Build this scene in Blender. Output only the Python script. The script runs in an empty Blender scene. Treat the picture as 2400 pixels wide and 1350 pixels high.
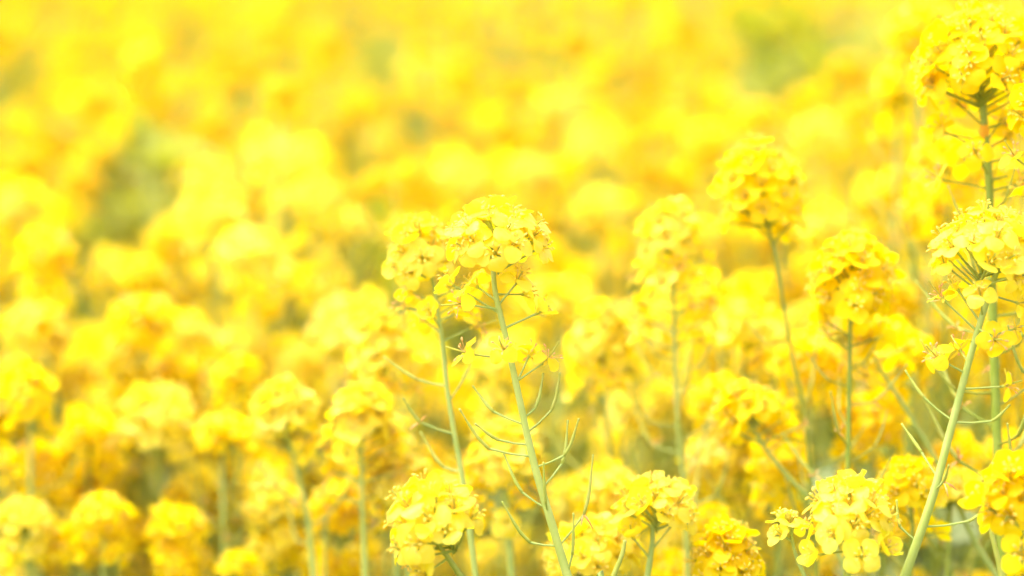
import bpy, math, random
import numpy as np
from mathutils import Vector, Matrix

random.seed(11)
RNG = np.random.default_rng(11)
R = math.radians
scene = bpy.context.scene
C = scene.collection

# ------------------------------------------------------------------ camera, sky, sun, exposure
CAM_H, PITCH, LENS, FOCUS = 1.15, R(10.0), 90.0, 0.90
cam_data = bpy.data.cameras.new('camera')
cam = bpy.data.objects.new('camera', cam_data); C.objects.link(cam)
cam.location = (0, 0, CAM_H)
cam.rotation_euler = (R(90) - PITCH, 0, 0)
cam_data.sensor_width = 36; cam_data.lens = LENS
cam_data.clip_start = 0.02; cam_data.clip_end = 1000
cam_data.dof.use_dof = True
cam_data.dof.focus_distance = FOCUS
cam_data.dof.aperture_fstop = 4.2
scene.camera = cam

SUN_EL, SUN_AZ = R(68), R(-80)          # azimuth from +Y (view direction) towards +X
world = bpy.data.worlds.new('World'); scene.world = world; world.use_nodes = True
wn = world.node_tree
sky = wn.nodes.new('ShaderNodeTexSky'); sky.sky_type = 'NISHITA'; sky.sun_disc = False
sky.sun_elevation = SUN_EL; sky.sun_rotation = SUN_AZ
sky.air_density = 1.0; sky.dust_density = 4.0; sky.ozone_density = 0.6
thin = wn.nodes.new('ShaderNodeHueSaturation'); thin.inputs['Saturation'].default_value = 0.3    # thin white cloud over the whole sky
wn.links.new(sky.outputs[0], thin.inputs['Color'])
wn.links.new(thin.outputs[0], wn.nodes['Background'].inputs[0])
wn.nodes['Background'].inputs[1].default_value = 0.15
sun_d = bpy.data.lights.new('sun', 'SUN'); sun_d.energy = 0.8; sun_d.angle = R(50); sun_d.color = (1.0, 0.96, 0.88)
sun = bpy.data.objects.new('sun', sun_d); C.objects.link(sun)
sdir = Vector((math.sin(SUN_AZ) * math.cos(SUN_EL), math.cos(SUN_AZ) * math.cos(SUN_EL), math.sin(SUN_EL)))
sun.rotation_euler = sdir.to_track_quat('Z', 'Y').to_euler()
scene.view_settings.view_transform = 'Standard'
scene.view_settings.look = 'None'
scene.view_settings.exposure = 2.1
scene.view_settings.gamma = 1.0
scene.view_settings.use_curve_mapping = False
scene.render.engine = 'CYCLES'
scene.cycles.use_denoising = True
scene.cycles.max_bounces = 9
scene.cycles.diffuse_bounces = 7
scene.cycles.transmission_bounces = 7
scene.cycles.use_adaptive_sampling = True
scene.cycles.adaptive_threshold = 0.05

# pixel of the 2400 x 1350 photograph + depth along the view axis -> world point
FWD = Vector((0, math.cos(PITCH), -math.sin(PITCH)))
UPV = Vector((0, math.sin(PITCH), math.cos(PITCH)))
def P(px, py, d):
    k = 36.0 / LENS / 2400.0 * d
    return Vector((0, 0, CAM_H)) + FWD * d + Vector((1, 0, 0)) * ((px - 1200) * k) + UPV * (-(py - 675) * k)
def mpp(d): return 36.0 / LENS / 2400.0 * d          # metres per photograph pixel at that depth
def proj(w):
    v = w - Vector((0, 0, CAM_H)); d = v.dot(FWD); k = 36.0 / LENS / 2400.0 * d
    return 1200 + v.x / k, 675 - v.dot(UPV) / k, d

# ------------------------------------------------------------------ materials
def new_mat(name):
    m = bpy.data.materials.new(name); m.use_nodes = True
    nt = m.node_tree; nt.nodes.clear()
    out = nt.nodes.new('ShaderNodeOutputMaterial')
    return m, nt, out
def leafy(name, col_a, col_b, trans_col, trans=0.4, rough=0.55, noise_scale=300.0, veins=0.0, vein_col=None, spec=0.3, hue_var=0.02):
    """thin plant tissue: rough reflecting face + light let through; colour mottled and slightly different on every piece"""
    m, nt, out = new_mat(name)
    N, L = nt.nodes, nt.links
    tc = N.new('ShaderNodeTexCoord')
    nz = N.new('ShaderNodeTexNoise'); nz.inputs['Scale'].default_value = noise_scale; nz.inputs['Detail'].default_value = 3
    L.new(tc.outputs['Object'], nz.inputs['Vector'])
    mix = N.new('ShaderNodeMix'); mix.data_type = 'RGBA'
    mix.inputs['A'].default_value = (*col_a, 1); mix.inputs['B'].default_value = (*col_b, 1)
    ramp = N.new('ShaderNodeMapRange'); ramp.inputs['From Min'].default_value = 0.35; ramp.inputs['From Max'].default_value = 0.65
    L.new(nz.outputs['Fac'], ramp.inputs['Value']); L.new(ramp.outputs['Result'], mix.inputs['Factor'])
    col = mix.outputs['Result']
    if veins > 0:
        uv = N.new('ShaderNodeUVMap'); uv.uv_map = 'uv'
        sep = N.new('ShaderNodeSeparateXYZ'); L.new(uv.outputs['UV'], sep.inputs[0])
        wv = N.new('ShaderNodeTexWave'); wv.wave_type = 'BANDS'; wv.bands_direction = 'X'
        wv.inputs['Scale'].default_value = 3.2; wv.inputs['Distortion'].default_value = 1.2; wv.inputs['Detail'].default_value = 2
        L.new(uv.outputs['UV'], wv.inputs['Vector'])
        mul = N.new('ShaderNodeMath'); mul.operation = 'MULTIPLY'; mul.inputs[1].default_value = veins
        L.new(wv.outputs['Fac'], mul.inputs[0])
        m2 = N.new('ShaderNodeMix'); m2.data_type = 'RGBA'; m2.inputs['B'].default_value = (*vein_col, 1)
        L.new(mul.outputs[0], m2.inputs['Factor']); L.new(col, m2.inputs['A']); col = m2.outputs['Result']
    oi = N.new('ShaderNodeObjectInfo')
    hs = N.new('ShaderNodeHueSaturation')
    mr = N.new('ShaderNodeMapRange'); mr.inputs['To Min'].default_value = 0.5 - hue_var; mr.inputs['To Max'].default_value = 0.5 + hue_var * 0.6
    L.new(oi.outputs['Random'], mr.inputs['Value']); L.new(mr.outputs['Result'], hs.inputs['Hue'])
    mv = N.new('ShaderNodeMapRange'); mv.inputs['To Min'].default_value = 0.9; mv.inputs['To Max'].default_value = 1.06
    fr = N.new('ShaderNodeMath'); fr.operation = 'FRACT'; ml = N.new('ShaderNodeMath'); ml.operation = 'MULTIPLY'; ml.inputs[1].default_value = 7.31
    L.new(oi.outputs['Random'], ml.inputs[0]); L.new(ml.outputs[0], fr.inputs[0]); L.new(fr.outputs[0], mv.inputs['Value']); L.new(mv.outputs['Result'], hs.inputs['Value'])
    L.new(col, hs.inputs['Color'])
    pb = N.new('ShaderNodeBsdfPrincipled'); pb.inputs['Roughness'].default_value = rough; pb.inputs['Specular IOR Level'].default_value = spec
    L.new(hs.outputs['Color'], pb.inputs['Base Color'])
    bp = N.new('ShaderNodeBump'); bp.inputs['Strength'].default_value = 0.25; bp.inputs['Distance'].default_value = 0.0004
    L.new(nz.outputs['Fac'], bp.inputs['Height']); L.new(bp.outputs['Normal'], pb.inputs['Normal'])
    tr = N.new('ShaderNodeBsdfTranslucent'); tr.inputs['Color'].default_value = (*trans_col, 1)
    ms = N.new('ShaderNodeMixShader'); ms.inputs[0].default_value = trans
    L.new(pb.outputs[0], ms.inputs[1]); L.new(tr.outputs[0], ms.inputs[2]); L.new(ms.outputs[0], out.inputs[0])
    return m

M_PETAL = leafy('petal_lemon', (0.97, 0.87, 0.12), (0.97, 0.83, 0.07), (0.99, 0.84, 0.006), 0.62, 0.40, 500, 0.20, (0.96, 0.76, 0.03), spec=0.5, hue_var=0.008)
M_GOLD = leafy('petal_golden', (0.96, 0.79, 0.012), (0.96, 0.76, 0.008), (0.99, 0.81, 0.001), 0.64, 0.45, 500, 0.20, (0.95, 0.70, 0.006), spec=0.2, hue_var=0.009)
M_FAR_DIM = leafy('petal_golden_far_dimmed', (0.91, 0.655, 0.006), (0.91, 0.62, 0.004), (0.96, 0.72, 0.001), 0.6, 0.5, 500, 0.20, (0.93, 0.62, 0.006), spec=0.12, hue_var=0.009)  # golden far petals, colour also darkened in place of dimmer light far off
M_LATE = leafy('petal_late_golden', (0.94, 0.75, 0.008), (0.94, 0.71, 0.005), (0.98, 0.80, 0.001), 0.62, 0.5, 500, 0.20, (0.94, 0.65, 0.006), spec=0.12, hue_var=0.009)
M_WILT = leafy('petal_fading', (0.96, 0.78, 0.03), (0.95, 0.72, 0.02), (0.99, 0.76, 0.004), 0.6, 0.55, 500, 0.3, (0.75, 0.42, 0.03), hue_var=0.01)
M_SEPAL = leafy('sepal_yellow_green', (0.84, 0.68, 0.05), (0.76, 0.66, 0.06), (0.85, 0.66, 0.02), 0.45, 0.5, 600)
M_DRY = leafy('withered_tissue', (0.88, 0.58, 0.22), (0.84, 0.52, 0.18), (0.85, 0.5, 0.1), 0.4, 0.6, 600)
M_STAMEN = leafy('stamen_pale_yellow', (0.90, 0.76, 0.14), (0.88, 0.68, 0.08), (0.9, 0.7, 0.05), 0.35, 0.5, 900)
M_PISTIL = leafy('pistil_green', (0.56, 0.58, 0.08), (0.62, 0.60, 0.10), (0.5, 0.52, 0.02), 0.3, 0.5, 900)
M_BUD = leafy('bud_green_yellow', (0.66, 0.62, 0.08), (0.74, 0.64, 0.08), (0.6, 0.5, 0.03), 0.3, 0.5, 600)
M_STEM = leafy('stem_pale_green', (0.36, 0.44, 0.09), (0.41, 0.48, 0.12), (0.37, 0.44, 0.04), 0.10, 0.45, 160, hue_var=0.012)
M_STEMD = leafy('stem_fresh_green', (0.25, 0.31, 0.03), (0.30, 0.35, 0.05), (0.28, 0.34, 0.02), 0.10, 0.45, 160, hue_var=0.012)
M_POD = leafy('pod_green', (0.40, 0.44, 0.06), (0.48, 0.50, 0.10), (0.25, 0.3, 0.03), 0.15, 0.45, 350, hue_var=0.015)
M_PODD = leafy('pod_dark_green', (0.13, 0.17, 0.035), (0.18, 0.20, 0.04), (0.15, 0.18, 0.02), 0.1, 0.45, 350)
M_LEAF = leafy('leaf_blue_green', (0.26, 0.33, 0.13), (0.31, 0.37, 0.16), (0.27, 0.34, 0.04), 0.35, 0.55, 90, hue_var=0.02)
M_UNDER = leafy('understory_green', (0.31, 0.325, 0.035), (0.37, 0.37, 0.05), (0.40, 0.405, 0.015), 0.5, 0.6, 25)

def soil_mat():
    m, nt, out = new_mat('field_soil')
    N, L = nt.nodes, nt.links
    tc = N.new('ShaderNodeTexCoord'); nz = N.new('ShaderNodeTexNoise'); nz.inputs['Scale'].default_value = 18; nz.inputs['Detail'].default_value = 8
    L.new(tc.outputs['Object'], nz.inputs['Vector'])
    cr = N.new('ShaderNodeValToRGB')
    cr.color_ramp.elements[0].position = 0.35; cr.color_ramp.elements[0].color = (0.10, 0.075, 0.045, 1)
    cr.color_ramp.elements[1].position = 0.62; cr.color_ramp.elements[1].color = (0.13, 0.16, 0.05, 1)
    L.new(nz.outputs['Fac'], cr.inputs[0])
    pb = N.new('ShaderNodeBsdfPrincipled'); pb.inputs['Roughness'].default_value = 0.95
    L.new(cr.outputs[0], pb.inputs['Base Color'])
    bp = N.new('ShaderNodeBump'); bp.inputs['Strength'].default_value = 0.8; bp.inputs['Distance'].default_value = 0.03
    L.new(nz.outputs['Fac'], bp.inputs['Height']); L.new(bp.outputs[0], pb.inputs['Normal'])
    L.new(pb.outputs[0], out.inputs[0])
    return m
M_SOIL = soil_mat()

# ------------------------------------------------------------------ mesh builder
class MB:
    def __init__(s): s.v = []; s.f = []; s.m = []; s.uv = []; s.mats = []
    def slot(s, mat):
        if mat not in s.mats: s.mats.append(mat)
        return s.mats.index(mat)
    def grid(s, pts, nu, nv, mat):
        """pts[(nv+1)*(nu+1)] rows along v; uv = across, along"""
        b = len(s.v); s.v += [tuple(p) for p in pts]; k = s.slot(mat)
        for j in range(nv):
            for i in range(nu):
                a = b + j * (nu + 1) + i
                s.f.append((a, a + 1, a + nu + 2, a + nu + 1)); s.m.append(k)
                s.uv.append([(i / nu, j / nv), ((i + 1) / nu, j / nv), ((i + 1) / nu, (j + 1) / nv), (i / nu, (j + 1) / nv)])
    def tube(s, pts, rad, sides, mat, cap=True, rib=0.0):
        pts = [Vector(p) for p in pts]; b = len(s.v); k = s.slot(mat); n = len(pts)
        ref = None
        for i, p in enumerate(pts):
            t = (pts[min(i + 1, n - 1)] - pts[max(i - 1, 0)]).normalized()
            if ref is None:
                ref = Vector((1, 0, 0)) if abs(t.x) < 0.8 else Vector((0, 1, 0))
            u = (ref - t * ref.dot(t)).normalized(); w = t.cross(u); ref = u
            for j in range(sides):
                a = 2 * math.pi * j / sides; r = rad[i] * (1 + (rib if j % 2 else 0))
                s.v.append(tuple(p + u * (math.cos(a) * r) + w * (math.sin(a) * r)))
        for i in range(n - 1):
            for j in range(sides):
                a = b + i * sides + j; c = b + i * sides + (j + 1) % sides
                s.f.append((a, c, c + sides, a + sides)); s.m.append(k)
                s.uv.append([(j / sides, i / n), ((j + 1) / sides, i / n), ((j + 1) / sides, (i + 1) / n), (j / sides, (i + 1) / n)])
        if cap:
            for ring, fl in ((0, True), (n - 1, False)):
                idx = [b + ring * sides + j for j in range(sides)]
                if fl: idx.reverse()
                s.f.append(tuple(idx)); s.m.append(k); s.uv.append([(0.5, 0.5)] * sides)
    def add(s, other, M):
        """append another builder transformed by M"""
        b = len(s.v); s.v += [tuple(M @ Vector(p)) for p in other.v]
        mp = [s.slot(x) for x in other.mats]
        s.f += [tuple(i + b for i in f) for f in other.f]; s.m += [mp[i] for i in other.m]; s.uv += other.uv
    def mesh(s, name):
        me = bpy.data.meshes.new(name); me.from_pydata(s.v, [], s.f)
        for m in s.mats: me.materials.append(m)
        me.polygons.foreach_set('material_index', s.m)
        me.polygons.foreach_set('use_smooth', [True] * len(s.f))
        lay = me.uv_layers.new(name='uv')
        lay.data.foreach_set('uv', [c for f in s.uv for q in f for c in q])
        me.update(); return me

def link(name, data, parent=None, M=None):
    o = bpy.data.objects.new(name, data); C.objects.link(o)
    if parent is not None: o.parent = parent
    if M is not None: o.matrix_basis = M
    return o
def tag(o, label=None, cat=None, group=None, kind=None):
    if label: o['label'] = label
    if cat: o['category'] = cat
    if group: o['group'] = group
    if kind: o['kind'] = kind
    return o
def frame(n, spin=0.0, loc=None, scale=1.0):
    """matrix whose local Z is n"""
    n = Vector(n).normalized()
    q = n.to_track_quat('Z', 'Y')
    M = q.to_matrix().to_4x4() @ Matrix.Rotation(spin, 4, 'Z') @ Matrix.Scale(scale, 4)
    if loc is not None: M.translation = loc
    return M
def catmull(pts, per=6):
    pts = [Vector(p) for p in pts]
    if len(pts) < 3:
        return [pts[0].lerp(pts[-1], i / per) for i in range(per + 1)]
    q = [pts[0] * 2 - pts[1]] + pts + [pts[-1] * 2 - pts[-2]]
    out = []
    for i in range(1, len(q) - 2):
        for k in range(per):
            t = k / per; a, b, c, d = q[i - 1], q[i], q[i + 1], q[i + 2]
            out.append(0.5 * ((2 * b) + (c - a) * t + (2 * a - 5 * b + 4 * c - d) * t * t + (3 * b - a - 3 * c + d) * t ** 3))
    out.append(pts[-1]); return out
MM = 0.001
def U(a, b): return random.uniform(a, b)

# ------------------------------------------------------------------ flower pieces (local Z = the way the flower faces, sizes in metres)
def petal_mb(kind, nu=4, nv=5, tone='lemon'):
    """one petal along +X: narrow claw that rises, rounded blade that spreads; kinds differ in how far it opens"""
    mb = MB()
    blade = {'open': U(-8, 18), 'reflex': U(-38, -12), 'cup': U(38, 62), 'wilt': U(-75, 20), 'flat': U(0, 10)}[kind]
    Lc, Lb = 2.2 * MM, U(6.1, 6.9) * MM
    wmax = U(3.4, 4.1) * MM * (0.9 if kind == 'wilt' else 1.0)
    mat = M_WILT if kind == 'wilt' else {'lemon': M_PETAL, 'gold': M_GOLD, 'deep': M_FAR_DIM}[tone]
    cup = U(-0.5, 0.7) * MM; ph = U(0, 6.28); wav = U(0.1, 0.4) * MM * (1.9 if kind == 'wilt' else 1.0)
    notch = U(0.0, 0.5) * MM
    curl = U(-35, 10) if kind in ('open', 'reflex') else U(-25, 25)
    pts = []
    x, z, ang = 0.7 * MM, 0.4 * MM, R(58)
    prev = 0.0
    for j in range(nv + 1):
        t = j / nv
        s = t * (Lc + Lb)
        ds = s - prev; prev = s
        if s <= Lc: a = R(58)
        else:
            q = (s - Lc) / Lb
            a = R(blade + (58 - blade) * max(0, 1 - q * 2.6) + curl * q * q)
        x += math.cos(a) * ds; z += math.sin(a) * ds
        if s < Lc * 0.8: w = 0.45 * MM
        else:
            q = min(1.0, (s - Lc * 0.8) / (Lb + Lc * 0.2))
            w = 0.45 * MM + (wmax - 0.45 * MM) * math.sin(math.pi * min(1.0, (q * 0.97) ** 0.85 * 0.93)) ** 0.72
        for i in range(nu + 1):
            u = i / nu * 2 - 1
            tip = (1 - abs(u)) * 0.0 - (u * u) * 0.9 * MM * t * t
            nb = -notch * max(0, 1 - abs(u) * 2.5) if j == nv else 0
            dz = cup * u * u * t + wav * math.sin(ph + u * 3.1 + t * 4.0) * t * abs(u) ** 0.7
            pts.append((x + tip + nb - math.sin(a) * dz, u * w, z + math.cos(a) * dz))
    mb.grid(pts, nu, nv, mat)
    return mb
def sepal(mb, ang, L, w, el, mat):
    pts = []
    for j in range(3):
        t = j / 2; ww = (0.5, 1.0, 0.15)[j] * w
        e = el + 0.2 * t
        for u in (-1, 1):
            r = (0.4 * MM + L * t * math.cos(e)); zz = L * t * math.sin(e)
            pts.append((r * math.cos(ang) - u * ww * math.sin(ang), r * math.sin(ang) + u * ww * math.cos(ang), zz))
    mb.grid(pts, 1, 2, mat)
def centre_mb(kind, detail=2):
    """receptacle, sepals, stamens and pistil of a flower"""
    mb = MB(); wl = kind == 'wilt'
    off = U(0, 1)
    for k in range(4):
        sepal(mb, off + (k + 0.5) * math.pi / 2 + U(-.2, .2), U(4.5, 6) * MM, 0.75 * MM, R(U(-25, 25) if wl else U(10, 45)), M_DRY if wl and k == 0 else M_SEPAL)
    if detail >= 2:
        mb.tube([(0, 0, -0.8 * MM), (0, 0, 0), (0, 0, 1.0 * MM)], [0.5 * MM, 0.85 * MM, 0.6 * MM], 5, M_PISTIL)
        Lp = U(6, 10.5) * MM if wl else U(4.5, 6) * MM
        mb.tube([(0, 0, 0.5 * MM), (0.1 * MM, 0, Lp * 0.6), (0.3 * MM, 0.1 * MM, Lp), (0.3 * MM, .1 * MM, Lp + .5 * MM)], [0.42 * MM, 0.4 * MM, 0.28 * MM, 0.42 * MM], 5, M_PISTIL)
        for k in range(6):
            a = k * math.pi / 3 + U(-.2, .2); sp = U(0.28, 0.5) if not wl else U(0.5, 1.3)
            L = U(4.4, 5.8) * MM
            p1 = Vector((math.cos(a) * .6 * MM, math.sin(a) * .6 * MM, 0.6 * MM))
            p2 = p1 + Vector((math.cos(a) * math.sin(sp * .6), math.sin(a) * math.sin(sp * .6), math.cos(sp * .6))) * L * .55
            p3 = p2 + Vector((math.cos(a) * math.sin(sp), math.sin(a) * math.sin(sp), math.cos(sp))) * L * .45
            mat = M_DRY if wl else M_STAMEN
            mb.tube([p1, p2, p3], [0.17 * MM, 0.15 * MM, 0.13 * MM], 3, mat, cap=False)
            dd = Vector((math.cos(a) * math.cos(.7), math.sin(a) * math.cos(.7), -math.sin(.7) + .9)).normalized()
            mb.tube([p3 - dd * .5 * MM, p3, p3 + dd * 0.9 * MM, p3 + dd * 1.3 * MM], [0.12 * MM, 0.42 * MM, 0.38 * MM, 0.1 * MM], 4, M_STAMEN if not wl else M_DRY)
    else:
        mb.tube([(0, 0, 0), (0, 0, 3.5 * MM), (0, 0, 6.3 * MM)], [0.8 * MM, 1.3 * MM, 1.0 * MM], 4, M_STAMEN)
    return mb
KINDS = ('open', 'reflex', 'cup', 'wilt', 'flat')
TONES = ('lemon', 'gold', 'deep')
PETAL = {(k, t): [petal_mb(k, tone=t).mesh('petal_mesh') for _ in range(7)] for k in KINDS for t in TONES}
CENTRE = {k: [centre_mb(k).mesh('flower_centre_mesh') for _ in range(3)] for k in KINDS}
def whole_flower_mb(kind, nu, nv, detail, tone):
    mb = MB(); mb.add(centre_mb(kind, detail), Matrix.Identity(4))
    for k in range(4):
        if kind == 'wilt' and random.random() < 0.25: continue
        mb.add(petal_mb(kind, nu, nv, tone), Matrix.Rotation(k * math.pi / 2 + U(-.15, .15), 4, 'Z'))
    return mb
FLOWER1 = {(k, t): [whole_flower_mb(k, 3, 4, 2, t).mesh('flower_mesh') for _ in range(4)] for k in KINDS for t in TONES}
FLOWER2_MB = {(k, t): [whole_flower_mb(k, 2, 3, 1, t) for _ in range(4)] for k in KINDS for t in TONES}
def stalk_mesh(mat):
    mb = MB(); pts = [(0.035 * math.sin(math.pi * t), 0, t) for t in (0, .25, .5, .75, 1)]
    mb.tube(pts, [1.25, 1.0, .9, .9, 1.1], 6, mat, cap=False); return mb
STALK_MB = {m.name: stalk_mesh(m) for m in (M_STEM, M_STEMD)}
STALK = {k: v.mesh('flower_stalk_mesh') for k, v in STALK_MB.items()}
def stalk_matrix(a, b, r, spin=None):
    a, b = Vector(a), Vector(b); v = b - a
    q = v.to_track_quat('Z', 'Y').to_matrix().to_4x4()
    S = Matrix.Diagonal((r if False else 1, 1, 1, 1))
    M = q @ Matrix.Rotation(U(0, 6.28) if spin is None else spin, 4, 'Z') @ Matrix.Diagonal((r, r, v.length, 1))
    M.translation = a; return M
def bud_mb():
    mb = MB(); mb.tube([(0, 0, -.2 * MM), (0, 0, .6 * MM), (0, 0, 2.2 * MM), (0, 0, 3.8 * MM), (0, 0, 4.5 * MM)], [.4 * MM, .95 * MM, 1.25 * MM, .85 * MM, .2 * MM], 6, M_BUD); return mb
BUD_MB = bud_mb(); BUD = BUD_MB.mesh('bud_mesh')

def pod_tube(mb, a, e, t, r, mat, stalk_mat, sides=6, dry=False):
    """stalk from the stem to the elbow e, then the pod curving up to its tip t"""
    a, e, t = Vector(a), Vector(e), Vector(t)
    v1, v2 = (e - a), (t - e)
    mid = e + v1.normalized() * v2.length * 0.33 * 0.75 + v2 * 0.22
    mid = e.lerp(t, 0.4) + (v1.normalized() - v2.normalized()) * v2.length * 0.07
    mb.tube([a, a.lerp(e, .5) - Vector((0, 0, v1.length * .03)), e], [r * .75, r * .58, r * .75], 5, stalk_mat, cap=False)
    q = catmull([e, mid, t], 4); n = len(q)
    rad = []
    for i in range(n):
        s = i / (n - 1)
        rad.append(r * (0.72 + 0.28 * math.sin(math.pi * min(1, .15 + s))) * (1 if s < .8 else .72) * (1 + .06 * math.sin(i * 2.6)))
    tdn = (q[-1] - q[-2]).normalized()
    mb.tube(q + [t + tdn * r * 1.2, t + tdn * r * 2.2], rad + [r * 0.72, r * .5], sides, mat, cap=True)
    if dry:
        for k in range(3):
            dirn = Vector((U(-1, 1), U(-1, 1), U(-.7, .5))).normalized(); L = U(3.5, 6.5) * MM
            mb.tube([e, e + dirn * L * .6, e + dirn * L + Vector((0, 0, -.8 * MM))], [.2 * MM, .36 * MM, .15 * MM], 4, M_DRY)
def pod_variant(mat, stalk_mat):
    """stem along Z, pod leaves towards +X"""
    mb = MB(); Ls, Lp = U(11, 15) * MM, U(14, 27) * MM
    el = R(U(5, 32)); e = Vector((math.cos(el), U(-.15, .15), math.sin(el))) * Ls
    e2 = R(U(45, 80)); t = e + Vector((math.cos(e2), U(-.2, .2), math.sin(e2))) * Lp
    pod_tube(mb, (0, 0, 0), e, t, U(.54, .68) * MM, mat, stalk_mat, dry=random.random() < .28); return mb
PODS_MB = {'pale': [pod_variant(M_POD, M_STEM) for _ in range(9)], 'fresh': [pod_variant(M_POD, M_STEMD) for _ in range(9)], 'dark': [pod_variant(M_PODD, M_STEMD) for _ in range(6)]}
PODS = {k: [m.mesh('seed_pod_mesh') for m in v] for k, v in PODS_MB.items()}

def leaf_mb(L, W, mat, nu=4, nv=7, droop=0.6):
    """wavy clasping leaf along +X"""
    mb = MB(); pts = []; ph = U(0, 6); 
    for j in range(nv + 1):
        t = j / nv; w = W * (0.55 + 0.75 * math.sin(math.pi * (0.15 + 0.8 * t))) * (1 - t ** 4) * (0.9 + 0.2 * math.sin(t * 17 + ph))
        for i in range(nu + 1):
            u = i / nu * 2 - 1
            pts.append((L * t * (1 - .15 * droop * t), u * w * .6, L * (0.45 * t - droop * t * t) + abs(u) * w * .25 + math.sin(t * 11 + u * 2 + ph) * W * .07))
    mb.grid(pts, nu, nv, mat); return mb
LEAF = [leaf_mb(U(.045, .08), U(.016, .028), M_LEAF) for _ in range(5)]
LEAF_ME = [m.mesh('leaf_mesh') for m in LEAF]

# ------------------------------------------------------------------ one raceme: where its flowers and pods sit
def head_spots(n, Rp, Hd, axis, centre, jitter=1.0, low=105):
    """golden-angle dome of flowers: attach point, tip, facing, 0..1 from top to bottom"""
    axis = axis.normalized(); ref = Vector((0, 1, 0)); u = (ref - axis * ref.dot(axis)).normalized(); w = axis.cross(u)
    out = []; a0 = U(0, 6.28)
    for i in range(n):
        q = (i + 0.6) / n
        th = math.acos(max(-1, 1 - q * (1 - math.cos(R(low)))))
        ph = a0 + i * 2.39996 + U(-.25, .25) * jitter
        rad = u * math.cos(ph) + w * math.sin(ph)
        k = 1 + U(-.13, .10) * jitter
        tip = centre + rad * (Rp * math.sin(th) * k) + axis * (Hd * math.cos(th) * k)
        rho = Rp * math.sin(th)
        att = centre + axis * min(Hd * 0.62, Hd * math.cos(th) * 0.62 - rho * 0.5)
        face = (axis * (math.cos(th) + .45) + rad * (math.sin(th) * .95) + Vector((U(-1, 1), U(-1, 1), U(-1, 1))) * .28 * jitter).normalized()
        out.append((att, tip, face, q))
    return out
def pick_kind(q):
    r = random.random()
    if q < 0.3: return 'cup' if r < .25 else ('open' if r < .8 else 'flat')
    if q < 0.7: return 'open' if r < .45 else ('reflex' if r < .75 else ('flat' if r < .9 else 'cup'))
    return 'reflex' if r < .4 else ('open' if r < .75 else 'flat')

def put_flower(plant, o, pos, face, kind, level, size=1.0, tone='lemon'):
    M = frame(face, U(0, 6.28), pos - o, size)
    if level == 0:
        f = link('flower', random.choice(CENTRE[kind]), plant, M)
        for k in range(4):
            if kind == 'wilt' and random.random() < .12: continue
            link('petal', random.choice(PETAL[kind, tone]), f, Matrix.Rotation(k * math.pi / 2 + U(-.16, .16), 4, 'Z') @ Matrix.Rotation(U(-.12, .12), 4, 'X'))
    else:
        f = link('flower', random.choice(FLOWER1[kind, tone]), plant, M)
    return f
def at_y(path, y, d):
    """3D point and tangent (upwards) on the stem where it crosses photograph row y"""
    best = None
    for i in range(len(path) - 1):
        a, b = proj(path[i])[1], proj(path[i + 1])[1]
        if (a <= y <= b) or (b <= y <= a):
            t = 0 if a == b else (y - a) / (b - a)
            return path[i].lerp(path[i + 1], t), (path[i] - path[i + 1]).normalized()
    return path[-1].copy(), (path[-2] - path[-1]).normalized()

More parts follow.
